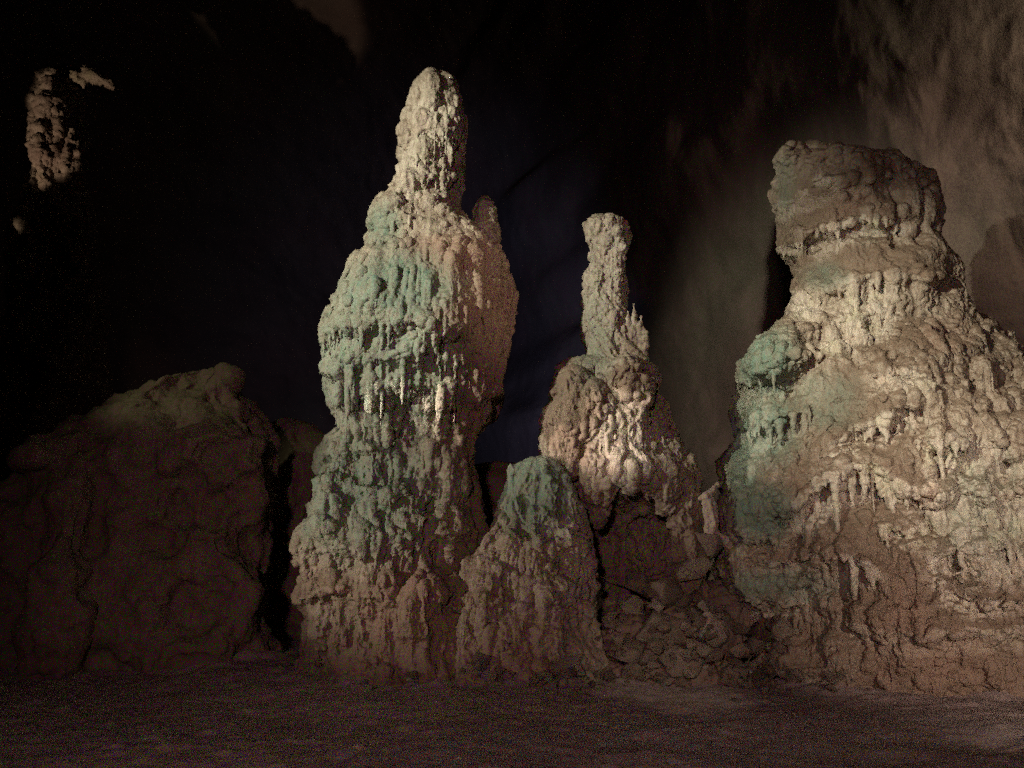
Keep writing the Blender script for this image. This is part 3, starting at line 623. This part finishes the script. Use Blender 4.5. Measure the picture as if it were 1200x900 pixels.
# ------------------------------------------------------------------ dark boulder, far pillar, small rocks behind
def build_boulder():
    R.seed(105)
    D = 14.0; a = Acc()
    loft(a, [(430, 238, 268, D + .2), (440, 212, 276, D + .1), (455, 185, 284), (470, 158, 292), (486, 128, 302), (498, 104, 308), (520, 76, 314), (548, 46, 316), (575, 26, 317), (620, 8, 318), (700, -6, 318), (785, -12, 320)],
         D, .62, rough=.16, seed=101, sq=.55, tier=(1.9, .05), inset=(0, 8))
    for x, y, r in [(256, 430, .16), (243, 436, .14), (268, 438, .12)]:
        a.blob(P(x, y + 8, D - .1), (r * 1.2, r, r))
    # a slanting buttress on the left front
    a.tube([P(95, 520, D - .9), P(85, 590, D - 1.15), P(70, 680, D - 1.3), P(60, 790, D - 1.3)], [.25, .34, .42, .45], 12)
    me = remesh(a, .028, 1); detail(me, rib=.008, pop=0, big=.2, seed=102, grain=.02, terr=0)
    def masks(co, no):
        f = fbm(co * .9, 3, 103)
        return dict(green=.65 * sstep(.2, .6, no[:, 2]) + .3 * f, mud_shade=.5 + .4 * f, red=.3 + .5 * f)
    o = put('boulder', me, None, np.array([P(150, 785, D)[0], D, 0]), M_DARK, masks)
    tag(o, 'large dark sloping boulder in the shade left of the tall stalagmite', 'boulder')
    # a dark rock in the gap
    D2 = 17.0; a = Acc()
    loft(a, [(488, 330, 350), (498, 318, 364), (515, 306, 374), (560, 300, 385), (760, 296, 392)], D2, .8, 40, rough=.12, seed=104)
    me = remesh(a, .035, 1); detail(me, rib=.02, pop=.03, big=.08, seed=105)
    tag(put('boulder', me, None, np.array([P(345, 760, D2)[0], D2, 0]), M_DARK, masks), 'narrow dark rock in the gap between the big boulder and the tall stalagmite', 'boulder')
    D3 = 15.0; a = Acc()
    loft(a, [(548, 560, 600), (558, 548, 625), (580, 540, 640), (640, 530, 650), (755, 520, 660)], D3, .8, 40, rough=.12, seed=106)
    me = remesh(a, .035, 1); detail(me, rib=.02, pop=.03, big=.08, seed=107)
    tag(put('boulder', me, None, np.array([P(585, 755, D3)[0], D3, 0]), M_DARK, lambda co, no: dict(green=0 * no[:, 2], mud_shade=.6 + 0 * no[:, 2], red=.8 + 0 * no[:, 2])),
        'dim reddish rock low in the gap behind the green-capped hump', 'boulder')

def build_far_pillar():
    R.seed(106)
    D = 26.0; a = Acc()
    loft(a, [(80, 66, 92), (88, 54, 98), (100, 47, 98), (120, 45, 92), (150, 42, 93), (190, 40, 94), (215, 38, 94), (240, 32, 98), (300, 24, 106), (420, 6, 120), (560, -10, 130), (690, -20, 140)], D, .85, 60, rough=.18, seed=111, dens=2)
    for x, y, r, s_ in [(62, 92, .32, 1.), (78, 84, .3, .9), (90, 88, .26, .9), (101, 84, .2, .8), (110, 90, .24, .8), (120, 92, .2, .9), (128, 97, .2, 1.), (132, 104, .12, 1.3), (98, 96, .2, 1.2), (94, 90, .34, .9), (84, 96, .36, 1.1), (106, 89, .28, .8), (74, 100, .36, 1.2), (116, 92, .24, .8)]:
        a.blob(P(x, y, D - R.uniform(.2, .6)), (r, r, r * s_))
    for q, rr in [([(60, 104), (52, 140), (50, 180), (54, 214)], [.3, .24, .3, .2]), ([(84, 150), (80, 190), (84, 220)], [.1, .16, .08]), ([(66, 110), (70, 150), (66, 200)], [.2, .1, .14]), ([(92, 165), (90, 200)], [.1, .08]), ([(27, 244), (25, 262), (28, 282)], [.08, .13, .06])]:
        a.tube([P(x + R.uniform(-2, 2), y, D - 1.0 - .1 * k) for k, (x, y) in enumerate(q)], rr, 9)
    B = Body([a]); B.lumps(a, (38, 78, 100, 225), 90, (.08, .22), (.9, 1.8), drip=.4, emb=.5); B.fill(a, 120, (.3, .9), (.08, .16), (1, 14))
    me = remesh(a, .045, 1); detail(me, rib=.05, pop=.07, big=.12, seed=112, grain=.05, ribf=4)
    o = put('rock_pillar', me, None, np.array([P(60, 690, D)[0], D, 0]), M_DARK, lambda co, no: dict(pale=.95 * sstep(11, 13, co[:, 2]) * (.8 + .5 * fbm(co, 3, 119)), green=0 * no[:, 2], mud_shade=.3 + .5 * fbm(co * .9, 3, 113), red=.2 + .4 * fbm(co * .9, 3, 114)))  # pale top paints the pool of light, darker rock below stands for shade
    tag(o, 'far rock pillar with only its hooked top lit, high above the dark boulder', 'rock pillar')

def hull_rock(seed, flat=.75, sub=2, rough=.05):
    rr = np.random.RandomState(seed); import bmesh
    bm = bmesh.new()
    for k in range(12):
        v = rr.normal(size=3); v /= np.linalg.norm(v); v *= rr.uniform(.75, 1.1); v[2] *= flat; bm.verts.new(v)
    r = bmesh.ops.convex_hull(bm, input=bm.verts)
    bmesh.ops.delete(bm, geom=[e for e in r['geom_interior'] if isinstance(e, bmesh.types.BMVert)], context='VERTS')
    bmesh.ops.bevel(bm, geom=bm.edges[:], offset=.07, segments=2, affect='EDGES', profile=.6)
    bmesh.ops.triangulate(bm, faces=bm.faces[:])
    for k in range(sub): bmesh.ops.subdivide_edges(bm, edges=[e for e in bm.edges if e.calc_length() > .16], cuts=1); bmesh.ops.triangulate(bm, faces=bm.faces[:])
    me = bpy.data.meshes.new('rock'); bm.to_mesh(me); bm.free()
    co = get_co(me); no = get_no(me)
    co = co + no * (rough * fbm(co * 2.2, 4, seed) + .02 * fbm(co * 9, 3, seed + 1))[:, None]
    set_co(me, co); me.shade_smooth(); me.set_sharp_from_angle(angle=.8)
    f = fbm(co * 1.5, 3, seed + 2)
    for k, v in dict(green=0 * f, mud_shade=.4 + .5 * f, red=.25 + .6 * fbm(co * 1.3, 2, seed + 3)).items():
        at = me.attributes.new(k, 'FLOAT', 'POINT'); at.data.foreach_set('value', np.clip(v, 0, 1).astype(np.float32))
    return me

def floor_z(x, y):
    p = np.stack([np.atleast_1d(x) * .35, np.atleast_1d(y) * .35, 0 * np.atleast_1d(x)], 1).astype(float)
    q = np.stack([np.atleast_1d(x) * 1.6, np.atleast_1d(y) * 1.6, 0 * np.atleast_1d(x)], 1).astype(float)
    ap = 0
    for cx, cy, a, b in ((-1.25, 12.5, 1.5, 1.15), (.2, 12.3, 1.2, .85), (1.7, 13.0, 1., .85), (6.3, 13.3, 3.0, 2.2), (-5.4, 14., 2.3, 1.4)):
        r = np.sqrt(((p[:, 0] / .35 - cx) / a) ** 2 + ((p[:, 1] / .35 - cy) / b) ** 2); ap = np.maximum(ap, np.exp(-np.maximum(0, (r - .9) * b) / .42))
    return .09 * fbm(p, 3, 301) + .03 * fbm(q, 3, 302) + ap * (.13 + .1 * fbm(q * 1.3, 3, 306))

def build_rubble():
    R.seed(107)
    prot = [hull_rock(400 + k, R.uniform(.8, 1.05)) for k in range(9)]
    for m in prot: m.materials.append(M_ROCK)
    wp = [hull_rock(430 + k, .8) for k in range(2)]
    for m in wp: m.materials.append(M_WHITE)
    def look(px, py):
        dg = bpy.context.evaluated_depsgraph_get(); d = ray(px, py)
        h = scene.ray_cast(dg, Vector(CAM), Vector(d / np.linalg.norm(d)))
        return (np.array(h[1]), np.array(h[2])) if h[0] else (P(px, py, 12), np.array([0, 0, 1.]))
    def rock(px, py, wpx, label, group=None, mesh=None, Y=None, hgt=.8, name='rock', sink=.35):
        """a rock resting on whatever lies there: floor, heap, foot of a formation or other rocks"""
        p, n = look(px, py)
        if Y and p[1] > Y + .9: p, n = P(px, py, Y), np.array([0, -.3, .6])
        n = n + [0, 0, .8]; n = n / np.linalg.norm(n)
        s = wpx / 2 * p[1] / F
        o = bpy.data.objects.new(name, mesh or prot[R.randrange(9)]); col.objects.link(o)
        o.location = p + n * s * hgt * sink; o.scale = (s * R.uniform(.9, 1.15), s * R.uniform(.8, 1.1), s * hgt * R.uniform(.85, 1.15))
        o.rotation_euler = (R.uniform(-.5, .5), R.uniform(-.5, .5), R.uniform(0, 6.28))
        tag(o, label, 'rock', group); return o
    G = 'rubble heap between the formations'
    # heap core that carries the stones
    a = Acc()
    for x, y, Y, r in [(780, 780, 12.1, .75), (745, 740, 12.5, .7), (830, 770, 12.2, .6), (800, 720, 12.8, .75), (830, 690, 13.1, .6), (720, 790, 11.9, .5), (870, 800, 11.8, .5)]:
        p = P(x, y, Y); a.blob((p[0], p[1], max(-.1, p[2] - .36)), (r, r * .8, r * .75))
    me = remesh(a, .03, 1); detail(me, rib=.02, pop=.06, big=.08, seed=440, grain=.05, terr=0)
    tag(put('rubble_heap', me, None, np.array([P(785, 790, 12.2)[0], 12.2, 0]), M_DARK, lambda co, no: dict(green=.1 + 0 * no[:, 2], mud_shade=.7 + .3 * fbm(co, 3, 9), red=.5 + .4 * fbm(co, 3, 10))),
        'heap of packed clay and stones filling the gap under the slender spire', 'rubble heap')
    # named stones of the heap
    rock(776, 748, 74, 'large tan block at the front of the rubble heap, under the slender spire', G, prot[0], 11.75, .75)
    rock(745, 718, 46, 'brown stone resting behind the large tan block on the heap', G, prot[1], 12.1)
    rock(745, 690, 40, 'rounded grey-green stone at the top left of the heap in shadow', G, prot[2], 12.4, .9)
    rock(770, 700, 66, 'broad reddish stone above the large tan block', G, prot[3], 12.3, .7)
    rock(824, 640, 46, 'dark rounded stone wedged beneath the pale broken stub', G, prot[4], 12.6, .95)
    rock(806, 668, 60, 'flat reddish slab leaning in the gap below the dark rounded stone', G, prot[5], 12.6, .6)
    rock(735, 775, 60, 'brown blocky stone at the left end of the rubble heap', G, prot[6], 11.5)
    rock(800, 782, 54, 'dark stone in front of the large tan block', G, prot[7], 11.3)
    rock(830, 742, 62, 'brown stone at the foot of the massive formation', G, prot[8], 11.9)
    rock(872, 788, 16, 'small white stone on the rubble at the foot of the massive formation', G, wp[0], 11.15, 1.)
    rock(895, 803, 40, 'flat pinkish stone on the floor in front of the massive formation', G, prot[2], None, .7)
    rock(868, 764, 36, 'pale tilted flake above the small white stone', G, prot[3], 11.4, .6)
    rock(645, 803, 36, 'long pale flat stone on the floor in front of the green-capped hump', G, prot[5], None, .55)
    rock(668, 782, 46, 'reddish half-buried boulder at the foot of the green-capped hump', G, prot[4], 11.5, .8)
    rock(560, 778, 30, 'pinkish stone standing at the foot of the tall stalagmite', G, prot[1], 11.4, 1.)
    G2 = 'stones piled on the rubble heap'
    for k in range(95):
        x = R.uniform(700, 925); y = R.uniform(700 + .25 * abs(x - 790), 806)
        rock(x, y, R.choice([8, 10, 12, 14, 17, 20, 25, 32]) * R.uniform(.8, 1.2), 'angular brown stone piled on the rubble heap under the slender spire', G2, None, None, R.uniform(.7, 1.), 'rock', .7)
    G2 = 'small stones along the foot of the formations'
    for k in range(95):
        x = R.choice([R.uniform(860, 1000), R.uniform(520, 780), R.uniform(400, 720), R.uniform(540, 900)])
        rock(x, R.gauss(802, 7), R.choice([6, 8, 10, 13, 16, 20, 26]) * R.uniform(.8, 1.2), 'small brown stone scattered on the floor along the foot of the formations', G2, None, None, R.uniform(.65, 1), 'rock', .6)
    # loose pebbles on the open floor in front
    for x, y, w, l in [(418, 877, 20, 'pale flat pebble on the dark floor at lower centre-left, the larger of two'), (536, 889, 12, 'small pale pebble on the dark floor right of the larger one'),]:
        rock(x, y, w, l, 'pebbles on the open floor', wp[1], None, .5)
    G3 = 'tiny grit on the open floor'
    for k in range(95):
        rock(R.uniform(-20, 1220), R.uniform(815, 899), R.choice([3, 4, 5, 7, 9]) * R.uniform(.8, 1.2), 'tiny dull pebble lying loose on the open floor', G3, None, None, .7)
    # pale broken stub of a stalactite leaning in the gap
    a = Acc(); D = 12.35
    a.tube([P(842, 566, D + .1), P(832, 576, D), P(823, 584, D - .05)], [.05, .075, .06], 5)
    a.tube([P(826, 580, D - .05), P(832, 596, D), P(835, 612, D), P(832, 626, D + .05)], [.07, .1, .12, .08], 6)
    a.tube([P(838, 620, D + .02), P(850, 634, D + .1), P(862, 650, D + .2)], [.06, .08, .06], 6)
    me = remesh(a, .018, 1); detail(me, rib=.02, pop=.05, big=.08, seed=450)
    tag(put('broken_stalactite', me, None, P(835, 650, D), M_WHITE, lambda co, no: dict(green=0 * no[:, 2], mud_shade=.15 + .4 * fbm(co * 2, 3, 9), red=.1 + .3 * fbm(co * 2, 3, 19))),
        'pale broken stub wedged upright in the gap beside the massive formation', 'broken stalactite')

# ------------------------------------------------------------------ floor and chamber
def grid_mesh(name, co, nu, nv, mat, masks, closed=False, kind='structure'):
    f = []
    for i in range(nu - 1):
        for j in range(nv - 1 if not closed else nv):
            f.append((i * nv + j, i * nv + (j + 1) % nv, (i + 1) * nv + (j + 1) % nv, (i + 1) * nv + j))
    me = bpy.data.meshes.new(name); me.from_pydata([tuple(map(float, x)) for x in co], [], f); me.update()
    o = put(name, me, None, np.zeros(3), mat, masks); o['kind'] = kind; return o
def build_cave():
    def axis(lo, hi, n, c, w):            # finer near the picture
        t = np.linspace(-1, 1, n); t = np.sinh(t * 2.2) / np.sinh(2.2)
        return np.where(t < 0, c + t * (c - lo), c + t * (hi - c))
    xs = axis(-32, 32, 640, 0, 8); ys = axis(-12, 34, 640, 10, 6)
    X, Y = np.meshgrid(xs, ys, indexing='ij'); x, y = X.ravel(), Y.ravel()
    z = floor_z(x, y) + .02 * fbm(np.stack([x * 5, y * 5, 0 * x], 1), 4, 303, .65) + .03 * np.maximum(0, .42 - voro(np.stack([x * 4.5, y * 4.5, 0 * x], 1), 304)) * sstep(0, .4, fbm(np.stack([x, y, 0 * x], 1), 2, 305)) * 3
    grid_mesh('cave_floor', np.stack([x, y, z], 1), 640, 640, M_FLOOR,
              lambda co, no: dict(green=.15 * fbm(co * .7, 2, 5), mud_shade=.45 + .5 * fbm(co * .8, 3, 6), red=.35 + .5 * fbm(co * .5, 3, 7)))
    # chamber wall: a rough dome all round, close on the right, far on the left
    nu, nv = 400, 1050
    d = np.concatenate([np.linspace(-.8, .62, 800, endpoint=False), np.linspace(.62, 2 * math.pi - .8, 250, endpoint=False)])    # 0 ahead, negative to the right
    az = d + math.pi / 2; d = (d + math.pi) % (2 * math.pi) - math.pi
    el = np.linspace(-.06, 1, nu); el = np.where(el < 0, el, el ** 1.15) * (math.pi / 2 - .01)
    E, A = np.meshgrid(el, az, indexing='ij'); _, dd_ = np.meshgrid(el, d, indexing='ij')
    K = [-3.15, -2.2, -1.2, -.62, -.45, -.33, -.22, -.1, .0, .1, .25, .7, 1.4, 2.2, 3.15]
    tt = np.linspace(-math.pi, math.pi, 6000); rr_ = np.interp(tt, K, [14, 14, 16, 20.0, 20.4, 21.6, 25, 33, 44, 52, 56, 52, 34, 18, 14])
    kw = np.hanning(321); rr_ = np.convolve(np.concatenate([rr_[-160:], rr_, rr_[:160]]), kw / kw.sum(), 'valid')[:6000]
    rad = np.interp(dd_ + .05 * fbm(np.stack([dd_.ravel() * 6, E.ravel() * 4, 0 * E.ravel()], 1), 3, 331).reshape(E.shape), tt, rr_)
    top = np.interp(dd_, [-3.15, -.7, -.3, .3, 3.15], [13, 17, 24, 28, 13])
    x = rad * np.cos(A) * np.cos(E) ** .45; y = rad * np.sin(A) * np.cos(E) ** .45; z = top * np.sin(E)
    co = np.stack([x.ravel(), y.ravel(), z.ravel()], 1)
    nrm = co / np.linalg.norm(co, axis=1, keepdims=True)
    w = co + .5 * np.stack([fbm(co * .6, 2, 321), fbm(co * .6, 2, 322), fbm(co * .6, 2, 323)], 1)
    dd = .7 * fbm(co * .14, 2, 311) + .22 * fbm(co * .55, 3, 312) + .1 * (.5 - voro(w * .8, 315)) + .055 * fbm(w * 2.0 + 7, 4, 314, .6)
    grid_mesh('cave_wall', co - nrm * dd[:, None], nu, nv, M_WALL,
              lambda co, no: dict(pale=.5 * fbm(co * .5, 3, 14), green=.45 * sstep(4, 9, co[:, 0]) * sstep(5, 9, co[:, 2]) + .5 * fbm(co * .3, 3, 15), mud_shade=.4 + .7 * fbm(co * .35, 3, 16), red=.35 + .6 * fbm(co * .25, 3, 17)), closed=True)

# ------------------------------------------------------------------ inferred lamps of the show cave, and added fill lights
def spot(name, loc, aim, watt, color, size, blend, rad=.12):
    l = bpy.data.lights.new(name, 'SPOT'); l.energy = watt; l.color = color; l.spot_size = math.radians(size); l.spot_blend = blend; l.shadow_soft_size = rad
    o = bpy.data.objects.new(name, l); col.objects.link(o); o.location = loc
    o.rotation_euler = (Vector(aim) - Vector(loc)).to_track_quat('-Z', 'Y').to_euler(); return o
def build_lamps():
    spot('flood_and_fill', (-7.9, 5.0, 7.7), P(525, 280, 12.5), 5700, (1, .97, .81), 43, .75)
    spot('flood_and_fill', (-1.6, 5.2, 6.4), P(1105, 450, 12.3), 4500, (1, .93, .77), 36, 1)
    spot('flood_and_fill', (-6.2, 9.4, 3.7), P(768, 508, 12.4), 3400, (1, .80, .72), 9.5, .5)
    spot('flood_and_fill', (-6.5, 8.4, 2.4), P(480, 600, 12), 1100, (1, .89, .75), 44, 1)
    spot('flood_and_fill', (5.2, 4.0, 5.0), P(585, 335, 12.2), 1000, (1, .72, .55), 18, .9)
    spot('flood_and_fill', (5.0, -1.5, 2.6), P(1135, 690, 12), 3600, (1, .80, .68), 29, 1)
    spot('flood_and_fill', (2.6, 4.5, 2.4), P(775, 775, 11.5), 420, (1, .82, .68), 20, 1)  # added fill to brighten the rubble
    spot('flood_and_fill', (11.0, 11.5, 9.5), (10.8, 21, 10.5), 640, (1, .80, .64), 122, 1, .7)
    spot('flood_and_fill', (-10, 8, 7.5), P(200, 450, 13.6), 420, (1, 1, .62), 18, 1)  # added weak light to bring out the boulder top
    spot('flood_and_fill', (-16, 18, 7.0), P(80, 143, 25.3), 1900, (1, .78, .60), 17.5, .35)
    spot('flood_and_fill', (-16, 18, 7.0), P(27, 263, 25.0), 900, (1, .85, .62), 2.8, .6)  # added pin spot just for one bright fleck on the pillar
    spot('flood_and_fill', (-4, 26, 3.0), (4, 58, 12), 1100, (.42, .48, 1), 110, 1)  # added blue fill that lifts the dark far wall
    for c, k in ((1, .15, .1), 1.5), ((.2, 1, .15), .8), ((.15, .15, 1), .9):     # added unseen fill over the whole chamber, split by colour for grain
        spot('fill_wash', (-1.5, -4.5, 3.2), P(820, 720, 13), 980 * k, c, 78, 1, .3)
    w = bpy.data.worlds.new('World'); scene.world = w; w.use_nodes = True
    bg = w.node_tree.nodes['Background']; bg.inputs[0].default_value = (.5, .5, 1, 1); bg.inputs[1].default_value = 0.0

build_tall(); build_slender(); build_hump(); build_massive(); build_boulder(); build_far_pillar(); build_cave(); build_rubble(); build_lamps()
scene.render.engine = 'CYCLES'
scene.cycles.use_denoising = False
scene.cycles.use_adaptive_sampling = True; scene.cycles.adaptive_threshold = .15; scene.cycles.adaptive_min_samples = 24; scene.cycles.use_light_tree = True
scene.cycles.max_bounces = 4; scene.cycles.diffuse_bounces = 3
vs = scene.view_settings; vs.view_transform = 'Standard'; vs.look = 'None'; vs.gamma = 1; vs.exposure = .15; vs.use_curve_mapping = False
